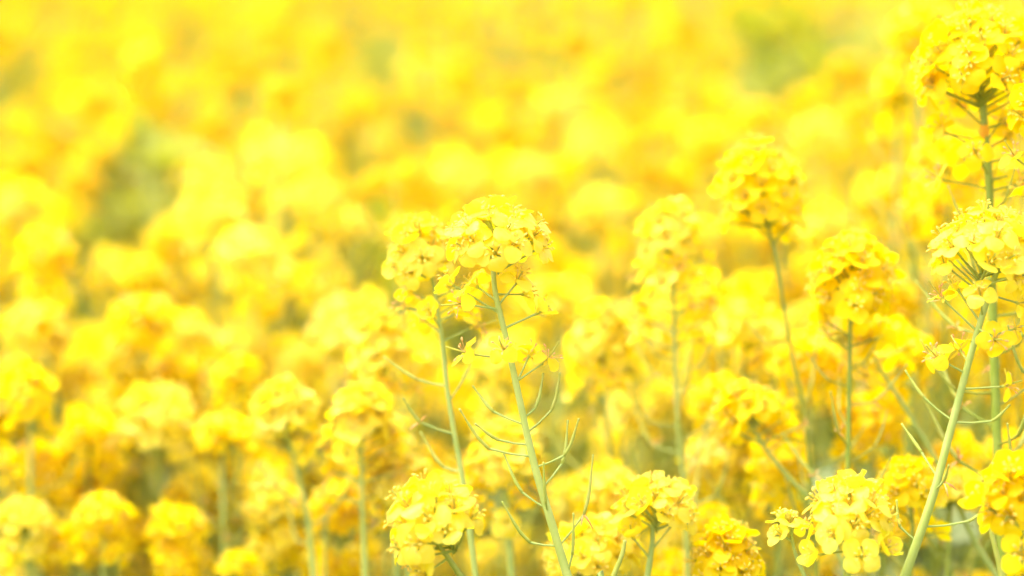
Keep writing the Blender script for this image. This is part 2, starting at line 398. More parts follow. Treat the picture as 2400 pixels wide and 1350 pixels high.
GROUP_NEAR = 'rapeseed plants standing in and near the plane of focus'
def near_plant(label, d, stem, head, n, level, r0=6, r1=14, tail=(), tail_auto=None, pods=(), pods_auto=None, mat='pale', dend=0.0, size=.94, low=102, tone='lemon', buds=6, leaves=(), branches=(), jitter=1.0, group=GROUP_NEAR):
    """stem: photograph pixels from the top down; head = (cx, cy, w, h) pixels; everything is laid out in space at depth d"""
    r0, r1 = r0 * .9, r1 * .87
    k = mpp(d); sm = M_STEM if mat == 'pale' else M_STEMD
    nst = len(stem)
    pts = [P(x, y, d + dend * i / max(1, nst - 1)) for i, (x, y) in enumerate(stem)]
    last, prv = pts[-1], pts[-2]; tdir = (last - prv).normalized()
    low1 = last + tdir * 0.10; low1.z = min(low1.z, last.z - .06)
    base = Vector((low1.x + tdir.x * .12, low1.y + tdir.y * .12, 0.0))
    vis = catmull(pts, 7)
    full = vis + catmull([pts[-1], low1, low1.lerp(base, .5) + Vector((tdir.x * .02, 0, 0)), base], 5)[1:]
    o = base.copy()
    root = link('rapeseed_plant', None); root.location = base; root.empty_display_size = .02
    tag(root, label, 'plant', group)
    # stem mesh
    L = [0.0]
    for a, b in zip(full, full[1:]): L.append(L[-1] + (b - a).length)
    Lv = L[len(vis) - 1]
    rad = []
    for s in L:
        if s <= Lv: rad.append(k * (r0 + (r1 - r0) * (s / Lv) ** .9))
        else: rad.append(k * r1 + min(1, (s - Lv) / .5) * 1.6 * MM)
    mb = MB(); mb.tube([p - o for p in full], rad, 12, sm, rib=.07)
    link('stem', mb.mesh('stem_mesh'), root)
    # head
    cx, cy, w, h = head
    axis = (pts[0] - pts[1]).normalized()
    Rp = max(4 * MM, (w / 2) * k - 5.6 * MM * size)
    Hd = max(3.5 * MM, (h * k - 5.5 * MM * size) / (1 - math.cos(R(low))))
    ctr = P(cx, cy, d) + axis * (h * k * .5 - 1.8 * MM * size - Hd)
    spots = head_spots(int(n * 1.22), Rp, Hd, axis, ctr, jitter, low)
    top = ctr + axis * Hd * .62
    mb = MB(); mb.tube([p - o for p in catmull([pts[0] - axis * .002, ctr.lerp(pts[0], .5), top], 3)], [k * r0 * (1 - .05 * i) for i in range(7)], 8, sm)
    link('stem_tip', mb.mesh('stem_tip_mesh'), root)
    for att, tip, face, q in spots:
        kd = pick_kind(q)
        link('flower_stalk', STALK[sm.name], root, Matrix.Translation(-o) @ stalk_matrix(att, tip, .42 * MM))
        put_flower(root, o, tip, face, kd, level, size * U(.88, 1.08), tone)
    for i in range(buds):
        a = U(0, 6.28); rr = U(0, 2.6) * MM
        u = axis.orthogonal().normalized(); w_ = axis.cross(u)
        dv = (axis + (u * math.cos(a) + w_ * math.sin(a)) * rr / (4 * MM)).normalized()
        bp_ = ctr + axis * Hd * .86 + (u * math.cos(a) + w_ * math.sin(a)) * rr
        link('flower_stalk', STALK[sm.name], root, Matrix.Translation(-o) @ stalk_matrix(top, bp_, .35 * MM))
        link('bud', BUD, root, frame(dv, 0, bp_ - o, U(.7, 1.0)))
    # fading flowers below the head, each on its stalk: (attach y, flower x, flower y, depth offset mm, kind)
    tl = list(tail)
    if tail_auto:
        y0, y1, nn, reach = tail_auto; a0 = U(0, 6.28)
        for i in range(nn):
            y = y0 + (y1 - y0) * (i + .5) / nn + U(-8, 8); ph = a0 + i * 2.39996
            xs = proj(at_y(full, y, d)[0])[0]
            tl.append((y, xs + math.cos(ph) * reach, y - reach * U(.15, .5), (abs(math.sin(ph)) if random.random() < .75 else -abs(math.sin(ph)) * .6) * reach * k / MM, 'wilt' if random.random() < .35 + .5 * i / nn else random.choice(('reflex', 'open', 'cup'))))
    for (ya, fx, fy, dz, kd) in tl:
        A, T = at_y(full, ya, d)
        F = P(fx, fy, proj(A)[2] + dz * MM)
        link('flower_stalk', STALK[sm.name], root, Matrix.Translation(-o) @ stalk_matrix(A, F, .4 * MM))
        out = (F - A).normalized()
        put_flower(root, o, F, (out + Vector((0, 0, U(-.15, .5))) + Vector((U(-1, 1), U(-1, .3), U(-1, 1))) * .3), kd, level, size * U(.85, 1.02), tone)
    # pods
    for (pa, pe, pt, dz) in pods:
        A, T = at_y(full, pa[1], d); dA = proj(A)[2]
        E = P(pe[0], pe[1], dA + dz * .5 * MM); Tt = P(pt[0], pt[1], dA + dz * MM)
        mb = MB(); pod_tube(mb, A - o, E - o, Tt - o, .62 * MM, M_POD if mat != 'dark' else M_PODD, sm, 7, dry=random.random() < .25)
        link('seed_pod', mb.mesh('seed_pod_mesh'), root)
    if pods_auto:
        y0, y1, nn, sc = pods_auto; a0 = U(0, 6.28)
        for i in range(nn):
            y = y0 + (y1 - y0) * (i + .5) / nn + U(-6, 6)
            A, T = at_y(full, y, d)
            Mx = frame(T, a0 + i * 2.39996 + U(-.3, .3), A - o, sc * (.65 + .45 * i / nn))
            link('seed_pod', random.choice(PODS[mat]), root, Mx)
    for (y, az, sc) in leaves:
        A, T = at_y(full, y, d)
        link('leaf', random.choice(LEAF_ME), root, Matrix.Translation(A - o) @ Matrix.Rotation(R(az), 4, 'Z') @ Matrix.Scale(sc, 4))
    for (ya, bx, by, r) in branches:         # leafless side shoot running to a pixel at the same depth
        A, T = at_y(full, ya, d); B = P(bx, by, d + .01)
        mb = MB(); mb.tube([p - o for p in catmull([A, A.lerp(B, .5) - Vector((0, 0, .004)), B], 4)], [k * r * (1.2 - .05 * i) for i in range(9)], 8, sm)
        link('side_shoot', mb.mesh('side_shoot_mesh'), root)
    return root

# ------------------------------------------------------------------ ground
def ground():
    mb = MB(); n = 40; S = 300.0; pts = []
    for j in range(n + 1):
        for i in range(n + 1):
            x = ((i / n) * 2 - 1); y = ((j / n) * 2 - 1)
            X, Y = S * x * abs(x), 3 + S * y * abs(y)
            pts.append((X, Y, .02 * math.sin(X * 1.7) * math.cos(Y * 2.1)))
    mb.grid(pts, n, n, M_SOIL)
    tag(link('ground', mb.mesh('ground_mesh')), kind='structure')
ground()

# ------------------------------------------------------------------ the plants in and near focus
# tall single raceme in the middle of the picture
random.seed(23)
near_plant('sharp pale yellow dome on a tall leaning stem with bare curved pods, near the centre', .90,
    [(1156, 592), (1160, 680), (1188, 800), (1214, 920), (1250, 1080), (1285, 1200), (1330, 1350)], (1166, 556, 264, 130), 22, 0, 6, 12,
    tail=[(725, 1085, 712, -4, 'wilt'), (705, 1118, 672, 6, 'reflex'), (735, 1062, 668, 10, 'open'), (716, 1212, 662, -2, 'reflex'), (770, 1258, 735, -2, 'cup'),
          (845, 1182, 822, -11, 'wilt'), (842, 1100, 830, 3, 'wilt'), (895, 1282, 845, 0, 'wilt'), (900, 1240, 835, 8, 'wilt'), (690, 1225, 690, 8, 'open')],
    pods=[((0, 996), (1157, 965), (1113, 911), 4), ((0, 1043), (1168, 1031), (1120, 998), -3), ((0, 1070), (1146, 1052), (1081, 965), -6), ((0, 1193), (1224, 1154), (1183, 1068), 8), ((0, 1280), (1243, 1272), (1181, 1183), -4),
          ((0, 980), (1254, 957), (1272, 883), 3), ((0, 1015), (1293, 961), (1311, 881), -4), ((0, 1096), (1322, 1068), (1354, 989), -5), ((0, 1146), (1317, 1087), (1330, 993), 7), ((0, 1281), (1368, 1206), (1389, 1074), -3), ((0, 1200), (1279, 1180), (1274, 1091), -9),
          ((0, 1346), (1341, 1300), (1344, 1211), -6)], mat='pale', low=98)
# its shorter companion
near_plant('slightly soft yellow dome touching the left side of the sharp central dome', .955,
    [(1003, 600), (1020, 690), (1036, 800), (1047, 900), (1062, 1000), (1087, 1140), (1115, 1350)], (985, 588, 158, 140), 18, 0, 4.5, 8.5,
    tail_auto=(690, 800, 9, 75), pods=[((0, 905), (980, 890), (905, 840), 5), ((0, 1018), (985, 990), (950, 940), -4), ((0, 1105), (1040, 1095), (990, 1020), 6), ((0, 940), (1085, 890), (1100, 860), 3)], mat='pale')
near_plant('sharp round cluster of broad petals low down, left of the podded stem', .875,
    [(1015, 1262), (1045, 1300), (1080, 1350)], (1010, 1222, 250, 165), 19, 0, 5.5, 9,
    tail=[(1283, 948, 1292, -6, 'reflex'), (1308, 1000, 1342, -6, 'open')], mat='fresh', low=100, buds=8, size=1.02)
near_plant('sharp pale cluster with stamens standing out and three open blooms hanging below', .885,
    [(1990, 1235), (1992, 1290), (1985, 1350)], (1990, 1200, 212, 122), 18, 0, 5, 9,
    tail=[(1290, 1922, 1300, -4, 'cup'), (1300, 2018, 1305, -16, 'flat'), (1310, 2065, 1292, -6, 'cup'), (1262, 1955, 1255, -12, 'flat')], mat='fresh', low=95, buds=9, size=.95)
tallest = near_plant('tallest plant, big golden head near the top corner on a thick green stem', .955,
    [(2302, 225), (2308, 300), (2316, 400), (2321, 500), (2326, 700), (2336, 1000), (2352, 1350)], (2292, 135, 300, 205), 36, 0, 9, 14,
    tail_auto=(245, 470, 16, 112), pods_auto=(470, 1150, 16, 1.25), mat='fresh', size=1.05, tone='gold')
near_plant('sharp golden head on a thick stem leaning strongly out of the lower right', .895,
    [(2345, 608), (2310, 715), (2270, 850), (2230, 1000), (2190, 1150), (2150, 1270), (2120, 1350)], (2322, 580, 272, 165), 25, 0, 7, 12.5,
    tail=[(700, 2215, 622, -2, 'reflex'), (777, 2208, 700, 0, 'wilt'), (756, 2245, 680, 5, 'reflex'), (740, 2298, 692, -12, 'reflex'), (770, 2330, 795, -10, 'wilt'), (875, 2198, 840, -2, 'wilt'), (912, 2352, 906, -4, 'wilt'),
          (690, 2385, 710, 3, 'open'), (800, 2380, 770, 5, 'wilt'), (850, 2250, 820, 9, 'wilt')],
    pods=[((0, 987), (2165, 932), (2126, 875), 2), ((0, 990), (2325, 987), (2361, 955), -4), ((0, 1120), (2160, 1060), (2118, 1000), 8), ((0, 1150), (2212, 1128), (2222, 1096), -9), ((0, 1270), (2110, 1235), (2102, 1180), 3), ((0, 1235), (2270, 1222), (2306, 1196), 4)],
    mat='pale')
near_plant('close bright cluster cut by the right edge of the picture, low down', .86,
    [(2385, 1200), (2400, 1270), (2425, 1350)], (2372, 1165, 150, 150), 14, 0, 5, 8, tail=[(1290, 2395, 1300, -8, 'flat'), (1330, 2398, 1345, -5, 'open'), (1262, 2310, 1182, -4, 'cup')], mat='fresh', size=1.05, tone='gold')
near_plant('lone round golden head on a bare dark green stem above the thicket', 1.01,
    [(1802, 540), (1818, 610), (1838, 730), (1860, 850), (1888, 990), (1915, 1350)], (1780, 440, 212, 190), 30, 1, 4.5, 6, tail=[(575, 1830, 545, 5, 'reflex'), (570, 1860, 520, -6, 'open'), (560, 1770, 530, 8, 'cup')], mat='fresh', tone='gold', pods_auto=(760, 1300, 7, 1.0))
near_plant('full golden head on an upright stem in front of the dense yellow thicket', .975,
    [(1993, 735), (1992, 800), (1990, 950), (1987, 1100), (1984, 1350)], (2000, 650, 208, 180), 30, 1, 5, 7.5, tail_auto=(750, 830, 5, 65), mat='fresh', tone='gold', pods_auto=(840, 1250, 9, 1.0))
near_plant('soft pale crown over a long column of fading flowers, right of centre', 1.03,
    [(1577, 620), (1580, 720), (1583, 850), (1590, 1000), (1604, 1150), (1612, 1350)], (1568, 545, 150, 115), 18, 0, 4.5, 8.5, tail_auto=(610, 830, 20, 78), pods_auto=(830, 1230, 13, 1.15), mat='pale')
near_plant('soft yellow head with a short spray of pods, behind the podded central stem', 1.08,
    [(1412, 850), (1420, 950), (1432, 1100), (1440, 1350)], (1408, 785, 165, 140), 24, 1, 4, 9, tail_auto=(850, 960, 10, 65), pods_auto=(960, 1200, 8, 1.0), mat='pale')
near_plant('soft pale head left of the two central stems with blooms trailing right', 1.06,
    [(895, 870), (910, 950), (920, 1080), (930, 1350)], (882, 810, 165, 150), 26, 1, 4, 9, tail_auto=(870, 960, 9, 70), pods_auto=(960, 1250, 8, 1.0), mat='pale')
near_plant('soft pale head left of the low sharp cluster, over a golden tuft', 1.05,
    [(670, 1010), (690, 1080), (720, 1200), (735, 1350)], (662, 955, 165, 100), 22, 1, 4, 8, tail_auto=(1000, 1090, 8, 65), pods_auto=(1100, 1300, 5, 1.0), mat='pale')
near_plant('soft pale rounded head right beside it with orange fading blooms beneath', 1.03,
    [(848, 1030), (848, 1110), (850, 1200), (856, 1350)], (848, 975, 150, 125), 24, 1, 4, 8, tail_auto=(1020, 1180, 16, 75), mat='pale')
near_plant('pale flat-topped cluster with a drooping bloom, beside the podded stem', .94,
    [(1530, 1225), (1528, 1280), (1518, 1350)], (1540, 1184, 200, 105), 18, 0, 5, 9, tail=[(1310, 1485, 1262, -3, 'cup'), (1290, 1580, 1225, 0, 'reflex')], mat='pale', low=95)
near_plant('low rounded golden cluster at the bottom edge, right of centre', .945,
    [(1702, 1340), (1704, 1400), (1706, 1450)], (1702, 1305, 172, 125), 24, 1, 5, 8, mat='fresh', tone='gold')
near_plant('golden cluster on a slanting side stem among the dense yellow thicket', 1.0,
    [(1768, 1010), (1800, 1060), (1850, 1120), (1905, 1185), (1990, 1350)], (1745, 962, 170, 100), 22, 1, 5, 7, tail_auto=(1010, 1060, 8, 80), mat='pale', tone='gold')
near_plant('golden tuft at the bottom edge between the podded stem and the pale flat cluster', .965,
    [(1385, 1320), (1390, 1400), (1395, 1450)], (1390, 1290, 240, 110), 26, 1, 5, 8, mat='fresh')
near_plant('small golden cluster behind the lower end of the leaning thick stem', .97,
    [(2135, 1180), (2138, 1250), (2132, 1350)], (2130, 1140, 170, 95), 18, 1, 4, 7, mat='fresh', tone='gold', tail_auto=(1200, 1290, 4, 70))
near_plant('soft golden cluster crossed by pods, behind the podded central stem', 1.02,
    [(1180, 1110), (1190, 1200), (1200, 1350)], (1180, 1060, 190, 130), 26, 1, 5, 9, mat='pale', tail_auto=(1120, 1250, 12, 80))
near_plant('soft pale tuft above and left of the low sharp cluster', 1.04,
    [(945, 1170), (955, 1250), (960, 1350)], (935, 1128, 170, 100), 20, 1, 4, 8, mat='pale', tail_auto=(1170, 1300, 8, 70))
near_plant('thin unopened shoot with green buds beside the sharp pale cluster', .90,
    [(1852, 1230), (1862, 1290), (1885, 1350)], (1850, 1238, 90, 70), 4, 0, 3, 6, mat='pale', buds=16, size=.75, low=80)
near_plant('straight pale stem slanting up to a fading spray, left of the leaning thick stem', 1.0,
    [(2030, 790), (2060, 860), (2105, 930), (2160, 1020), (2210, 1110), (2290, 1280)], (2040, 790, 110, 80), 8, 1, 4, 8, mat='pale', tone='gold', tail_auto=(830, 920, 6, 70))
near_plant('orange yellow blooms hanging at the right edge beside the tallest stem', .93,
    [(2440, 300), (2445, 500), (2450, 700), (2450, 1000), (2455, 1350)], (2435, 255, 150, 130), 16, 1, 7, 15, mat='fresh', tone='gold', tail=[(290, 2395, 240, -10, 'reflex'), (420, 2380, 370, -6, 'wilt'), (560, 2390, 530, -8, 'wilt'), (480, 2400, 460, 4, 'open')],
    pods=[((0, 740), (2398, 700), (2372, 630), -4), ((0, 900), (2398, 872), (2364, 770), -6), ((0, 1140), (2380, 1090), (2362, 1000), -5)])
# a shrivelled orange petal caught on the tallest plant's stem
_w = P(2306, 308, .955 - .0016); _mb = MB()
_pts = [((i - 2) * 1.1 * MM * (1 - .2 * abs(j - 2)), -abs(2 - i) * -.35 * MM - .4 * MM + U(-.3, .2) * MM, (j - 2) * 1.25 * MM + U(-.2, .2) * MM) for j in range(5) for i in range(5)]
_mb.grid(_pts, 4, 4, leafy('shrivelled_orange', (0.88, 0.46, 0.03), (0.84, 0.38, 0.03), (0.9, 0.42, 0.01), 0.3, 0.6, 700))
link('withered_petal', _mb.mesh('withered_petal_mesh'), tallest, Matrix.Translation(_w - tallest.location))
# pod tips of plants that stand below the frame, close to the lens
def near_pod_shoot(label, d, pts, r):
    q = [P(x, y, d) for x, y in pts]; last = q[-1]; base = Vector((last.x + (q[-1] - q[0]).x * 2, last.y, 0))
    root = link('rapeseed_plant', None); root.location = base; tag(root, label, 'plant', GROUP_NEAR)
    full = catmull(q, 5); k = mpp(d)
    mb = MB(); n = len(full); mb.tube([p - base for p in full], [k * r * (.75 if i == 0 else (.6 if i == 1 else .55 + .6 * i / n)) for i in range(n)], 8, M_POD)
    link('seed_pod', mb.mesh('seed_pod_mesh'), root)
    mb = MB(); mb.tube([p - base for p in catmull([last, last + Vector((base.x - last.x, 0, -.1)) * .3, base.lerp(last, .5), base], 4)], [k * r * 1.2 + .0001 * i for i in range(13)], 8, M_STEM)
    link('stem', mb.mesh('stem_mesh'), root)
near_pod_shoot('single dark pod poking up at the bottom edge right of the podded stem', .90, [(1465, 1266), (1458, 1300), (1438, 1350), (1420, 1400)], 7)
near_pod_shoot('long dark pod rising at the bottom edge in front of the thick corner stem', .89, [(2318, 1222), (2330, 1275), (2348, 1350), (2356, 1420)], 8)

# ------------------------------------------------------------------ plants behind the focus: template plants with joined heads, copied
def soft_head_mb(n, Rp, Hd, ntail, size, tone):
    mb = MB(); ax = Vector((U(-.2, .2), U(-.2, .2), 1)).normalized()
    for att, tip, face, q in head_spots(n, Rp, Hd, ax, Vector((0, 0, -Hd)), 2.0):
        mb.add(random.choice(FLOWER2_MB[pick_kind(q), tone]), frame(face, U(0, 6.28), tip, size * U(.9, 1.1)))
        if q > .5: mb.add(STALK_MB[M_STEMD.name], stalk_matrix(att, tip, .5 * MM))
    a0 = U(0, 6.28)
    for i in range(ntail):
        z = -Hd * 1.4 - i * U(2.2, 3.6) * MM; ph = a0 + i * 2.39996; reach = Rp * U(.75, 1.15)
        att = Vector((0, 0, z - .4 * reach)); F = Vector((math.cos(ph) * reach, math.sin(ph) * reach, z))
        mb.add(STALK_MB[M_STEMD.name], stalk_matrix(att, F, .5 * MM))
        mb.add(random.choice(FLOWER2_MB['wilt' if random.random() < .06 + .2 * i / max(1, ntail) else random.choice(('open', 'reflex', 'cup')), tone]), frame((F - att), U(0, 6), F, size * U(.85, 1)))
    return mb
SOFT_HEADS = {t: [] for t in TONES}
for i in range(21):
    tone = TONES[i % 3]; nt = random.choice((1, 3, 5, 9)); Rp, Hd = U(8, 13) * MM, U(7, 13) * MM
    SOFT_HEADS[tone].append((soft_head_mb(random.randint(18, 28), Rp, Hd, nt, U(.95, 1.1), tone).mesh('flower_head_mesh'), Hd * 1.4 + nt * 3 * MM))
def soft_pods_mb(n, z0, step, key):
    mb = MB(); a0 = U(0, 6)
    for i in range(n):
        mb.add(random.choice(PODS_MB[key]), frame((0, 0, 1), a0 + i * 2.4, Vector((0, 0, z0 - step * i)), U(.8, 1.25)))
    return mb
SOFT_PODS = [soft_pods_mb(random.randint(7, 14), 0, U(5, 8) * MM, random.choice(('pale', 'fresh'))).mesh('seed_pods_mesh') for _ in range(5)]
def soft_stem(full, r0, r1, mat):
    mb = MB(); n = len(full); mb.tube(full, [r0 + (r1 - r0) * i / (n - 1) for i in range(n)], 7, mat); return mb.mesh('stem_mesh')
def soft_template(tone):
    """plant 1 m tall, base at the origin: main stem and one to three side shoots, each with a head"""
    parts = []
    top = Vector((U(-.04, .04), U(-.03, .03), 1.0))
    path = catmull([top, top.lerp(Vector((0, 0, 0)), .35) + Vector((U(-.012, .012), 0, 0)), Vector((U(-.01, .01), 0, .3)), Vector((0, 0, 0))], 4)
    mat = random.choice((M_STEM, M_STEMD, M_STEMD))
    parts.append(('stem', soft_stem(path, 1.0 * MM, 4.2 * MM, mat), Matrix.Identity(4), None))
    tips = [top]
    for b in range(random.choice((2, 3, 4)) if tone == 'deep' else random.choice((0, 1, 2, 3))):
        zt = U(.84, .97); az = U(0, 6.28); rch = U(.025, .06)
        tip = Vector((math.cos(az) * rch, math.sin(az) * rch, zt)); att = Vector((0, 0, zt - U(.10, .17)))
        t2 = att.z / 1.0; att = path[0].lerp(path[-1], 1 - t2)
        parts.append(('side_shoot', soft_stem(catmull([tip, tip.lerp(att, .5) + Vector((math.cos(az), math.sin(az), 0)) * .012, att], 4), .9 * MM, 2.0 * MM, mat), Matrix.Identity(4), None))
        tips.append(tip)
    for i, t in enumerate(tips):
        me, hz = random.choice(SOFT_HEADS[tone])
        M = Matrix.Translation(t + Vector((0, 0, .006))) @ Matrix.Rotation(U(0, 6.28), 4, 'Z') @ Matrix.Scale(1.0 if i == 0 else U(.7, .95), 4)
        parts.append(('flower_head', me, M, None))
        if i == 0 or random.random() < .5:
            parts.append(('seed_pods', random.choice(SOFT_PODS), Matrix.Translation(t + Vector((0, 0, -hz - .008))), 'stuff'))
    for i in range(4):
        z = U(.45, .85)
        parts.append(('leaf', random.choice(LEAF_ME), Matrix.Translation(path[0].lerp(path[-1], 1 - z)) @ Matrix.Rotation(U(0, 6.28), 4, 'Z') @ Matrix.Scale(U(.8, 1.4) * (1.6 - z * .7), 4), None))
    return parts
TEMPL = {t: [soft_template(t) for _ in range(10)] for t in TONES}
def soft_plant(x, y, ztop, label, group, templ=None, hs=1.0, rot=None):
    parts = templ or random.choice(TEMPL['deep'])
    root = link('rapeseed_plant', None); root.location = (x, y, 0); root.rotation_euler.z = U(0, 6.28) if rot is None else rot
    root.scale = (ztop,) * 3
    tag(root, label, 'plant', group)
    for nm, me, M, kind in parts:
        o = link(nm, me, root, M @ Matrix.Scale(hs / ztop, 4) if nm == 'flower_head' else M)
        if kind: o['kind'] = kind
    return root
GROUP_MID = 'out of focus rapeseed heads just behind the focus plane'
# soft heads one can point to: pixel of the crown's top, depth, head scale, description
SOFT = [
 (105, 535, 1.22, 1.05, 'golden bell-shaped soft head with a second tier below, near the left edge'),
 (45, 430, 1.45, 1.1, 'soft golden head cut by the left edge beside the dark green gap'),
 (495, 445, 1.32, 1.05, 'soft golden head at the tip of the left rising ridge of flowers'),
 (690, 325, 1.38, 1.12, 'biggest soft pale head, left of centre above the ridge'),
 (735, 410, 1.36, 1.0, 'soft pale tier just under the biggest soft head'),
 (640, 300, 1.5, 1.1, 'soft head peeking over the biggest pale head'),
 (585, 530, 1.24, 1.15, 'soft golden head on the right shoulder of the left ridge'),
 (505, 380, 1.5, 1.0, 'faint soft head above the tip of the left ridge'),
 (330, 600, 1.3, .95, 'soft head at the left foot of the ridge'),
 (400, 520, 1.36, .9, 'soft head halfway up the left side of the ridge'),
 (755, 600, 1.36, 1.15, 'soft head on a slope left of the green gap in the middle'),
 (820, 690, 1.22, 1.2, 'soft pale head just left of the two central stems'),
 (1080, 365, 1.46, 1.1, 'soft round head above the slightly soft central dome'),
 (1245, 360, 1.44, 1.15, 'soft round pale head above and right of the sharp central dome'),
 (1410, 440, 1.36, 1.1, 'soft pale arched head between the sharp dome and the pale crown'),
 (1655, 285, 1.5, 1.0, 'soft oval head left of the green hollow, upper right'),
 (1770, 235, 1.62, 1.0, 'soft slanting head beside the green hollow, upper right'),
 (1920, 265, 1.5, 1.05, 'soft pale head above the full golden head'),
 (1900, 195, 1.7, 1.0, 'small round soft head inside the green hollow'),
 (2165, 5, 1.16, 1.15, 'soft golden head leaning behind the tallest plant at the top'),
 (2380, 25, 1.2, 1.0, 'soft golden head at the top right corner'),
 (2110, 150, 1.2, 1.0, 'soft golden head lower down behind the tallest plant'),
 (985, 125, 1.95, 1.05, 'pale far blur of a head standing out high in the middle'),
 (1390, 290, 1.6, 1.15, 'soft yellow arch of two heads above the centre'),
 (1300, 215, 1.8, 1.1, 'soft far head above the arch of two heads'),
 (80, 710, 1.2, 1.0, 'soft head under the bell-shaped head near the left edge'),
 (330, 690, 1.18, 1.05, 'soft head with a dark eye-like gap, left part of the field'),
 (430, 720, 1.22, .9, 'soft upright head beside the dark-eyed head'),
 (175, 835, 1.16, 1.0, 'soft arched head left, above the spreading low cluster'),
 (410, 820, 1.14, 1.15, 'soft broad head in the middle of the left field'),
 (30, 880, 1.12, 1.0, 'soft head low at the left edge'),
 (205, 965, 1.08, 1.1, 'spreading soft golden cluster in the lower left'),
 (370, 900, 1.09, 1.15, 'soft pale broad cluster in the lower left centre'),
 (70, 1035, 1.07, 1.05, 'soft pale cluster above the bottom left corner'),
 (240, 1050, 1.1, .9, 'small soft cluster between the lower left clusters'),
 (60, 1160, 1.03, .95, 'soft golden cluster in the bottom left corner'),
 (410, 1180, 1.05, .85, 'small soft golden cluster low on the left'),
 (640, 1120, 1.04, .95, 'soft flat-topped tuft below the soft pale pair of heads'),
 (500, 950, 1.15, 1.0, 'soft cluster fading behind the lower left centre'),
 (560, 760, 1.25, 1.0, 'soft small head on the right side of the left field'),
 (700, 800, 1.25, 1.05, 'soft low head between the left field and the pale trailing head'),
 (1690, 640, 1.13, 1.1, 'soft dense head left of the bare dark stem'),
 (1750, 700, 1.09, 1.15, 'soft dense golden mass below the lone round head'),
 (1900, 780, 1.06, 1.0, 'soft dense head left of the upright stem in the thicket'),
 (2080, 640, 1.12, 1.0, 'soft dense head right of the full golden head'),
 (2120, 760, 1.05, 1.1, 'soft golden thicket head left of the leaning stem'),
 (1700, 880, 1.08, 1.0, 'soft thicket head above the slanting side stem'),
 (1830, 1010, 1.04, .95, 'soft thicket head low between two upright stems'),
 (2050, 920, 1.06, 1.0, 'soft thicket head crossed by the slanting pale stem'),
 (2180, 420, 1.13, 1.1, 'soft golden head behind the tallest stem'),
 (2230, 300, 1.1, 1.1, 'soft golden head beside the stem of the tallest plant'),
 (1480, 900, 1.15, .9, 'soft head right of the podded stem'),
 (1440, 1090, 1.05, .9, 'small soft head among pods right of the podded stem'),
 (1310, 640, 1.2, 1.05, 'soft pale head right behind the sharp central dome'),
 (1180, 780, 1.14, 1.0, 'soft pale head behind the fading blooms of the central stem'),
 (960, 780, 1.2, 1.0, 'soft pale head between the two central stems'),
 (1480, 700, 1.2, 1.05, 'soft pale head left of the pale-crowned column'),
 (1620, 500, 1.3, 1.0, 'soft head behind the pale crown right of centre'),
 (1950, 480, 1.25, 1.05, 'soft pale head above the full golden head, right of the lone one'),
 (2070, 400, 1.3, 1.05, 'soft pale head in the gap left of the tallest plant'),
 (2230, 1090, 1.0, .85, 'small soft cluster behind the foot of the leaning stem'),
]
for px, py, d, hs, lab in SOFT:
    if py > 800 and px < 700: d += .06
    t = random.choice(TEMPL['lemon' if 550 < px < 1650 or random.random() < .3 else 'gold']); w = P(px, py, d)
    # put the template's own top under that pixel
    rot = U(0, 6.28); m = [p for p in t if p[0] == 'flower_head'][0][2].translation
    zt = (w.z - .002) / (m.z + .004); off = Matrix.Rotation(rot, 3, 'Z') @ (Vector((m.x, m.y, 0)) * zt)
    soft_plant(w.x - off.x, w.y - off.y, zt, lab, GROUP_MID, t, hs * .88, rot)

# hollows where the photograph looks down between the plants: (px, py, rx, ry)
HOLLOW = [(870, 610, 60, 90), (330, 430, 120, 75), (220, 560, 70, 80), (1900, 140, 170, 95), (1800, 250, 90, 60), (560, 500, 50, 60), (930, 220, 40, 60), (1680, 400, 60, 40)]
def in_hollow(px, py): return any(((px - a) / b) ** 2 + ((py - c) / e) ** 2 < 1 for a, c, b, e in HOLLOW)
ROWS = ((0, 'cut by the top edge'), (70, 'just under the top edge'), (150, 'high in the field'), (240, 'in the upper field'), (340, 'halfway up the field'), (480, 'in the middle field'), (9999, 'low in the field'))
COLS = ((150, 'at the left edge'), (380, 'over the left green hollow'), (600, 'over the rising left ridge'), (850, 'over the biggest soft pale head'), (1050, 'over the slightly soft central dome'), (1300, 'over the sharp central dome'),
        (1480, 'between the sharp dome and the pale crown'), (1680, 'over the pale crown'), (1900, 'over the lone round head'), (2150, 'over the full golden head'), (9999, 'behind the tallest plant'))
count = 0; tries = 0
placed = []
while count < 118 and tries < 6000:
    tries += 1
    d = math.sqrt(U(1.48 ** 2, 2.36 ** 2)); px = U(-60, 2460)
    z = CAM_H - random.gauss(.205, .034)
    fx = (px - 1200) * mpp(d)
    y = d / math.cos(PITCH) if False else (d - (CAM_H - z) * math.sin(PITCH)) / math.cos(PITCH)
    w = Vector((fx, y, z)); ppx, ppy, dd = proj(w)
    if any(in_hollow(ppx, ppy + q) for q in (10, 50, 90)) and random.random() < (.85 if ppx < 700 else .65): continue
    if any((w.x - a) ** 2 + (w.y - b) ** 2 < .038 ** 2 for a, b in placed): continue
    if ppy < -60: continue
    placed.append((w.x, w.y)); count += 1
    row = next(t for lim, t in ROWS if ppy < lim)
    colw = next(t for lim, t in COLS if ppx < lim); hs = U(.66, .92)
    soft_plant(w.x, w.y, z - .004, '%s blurred head %s, %s' % ('small' if hs < .74 else ('broad' if hs > .84 else 'rounded'), row, colw), 'blurred rapeseed plants filling the field behind', hs=hs)

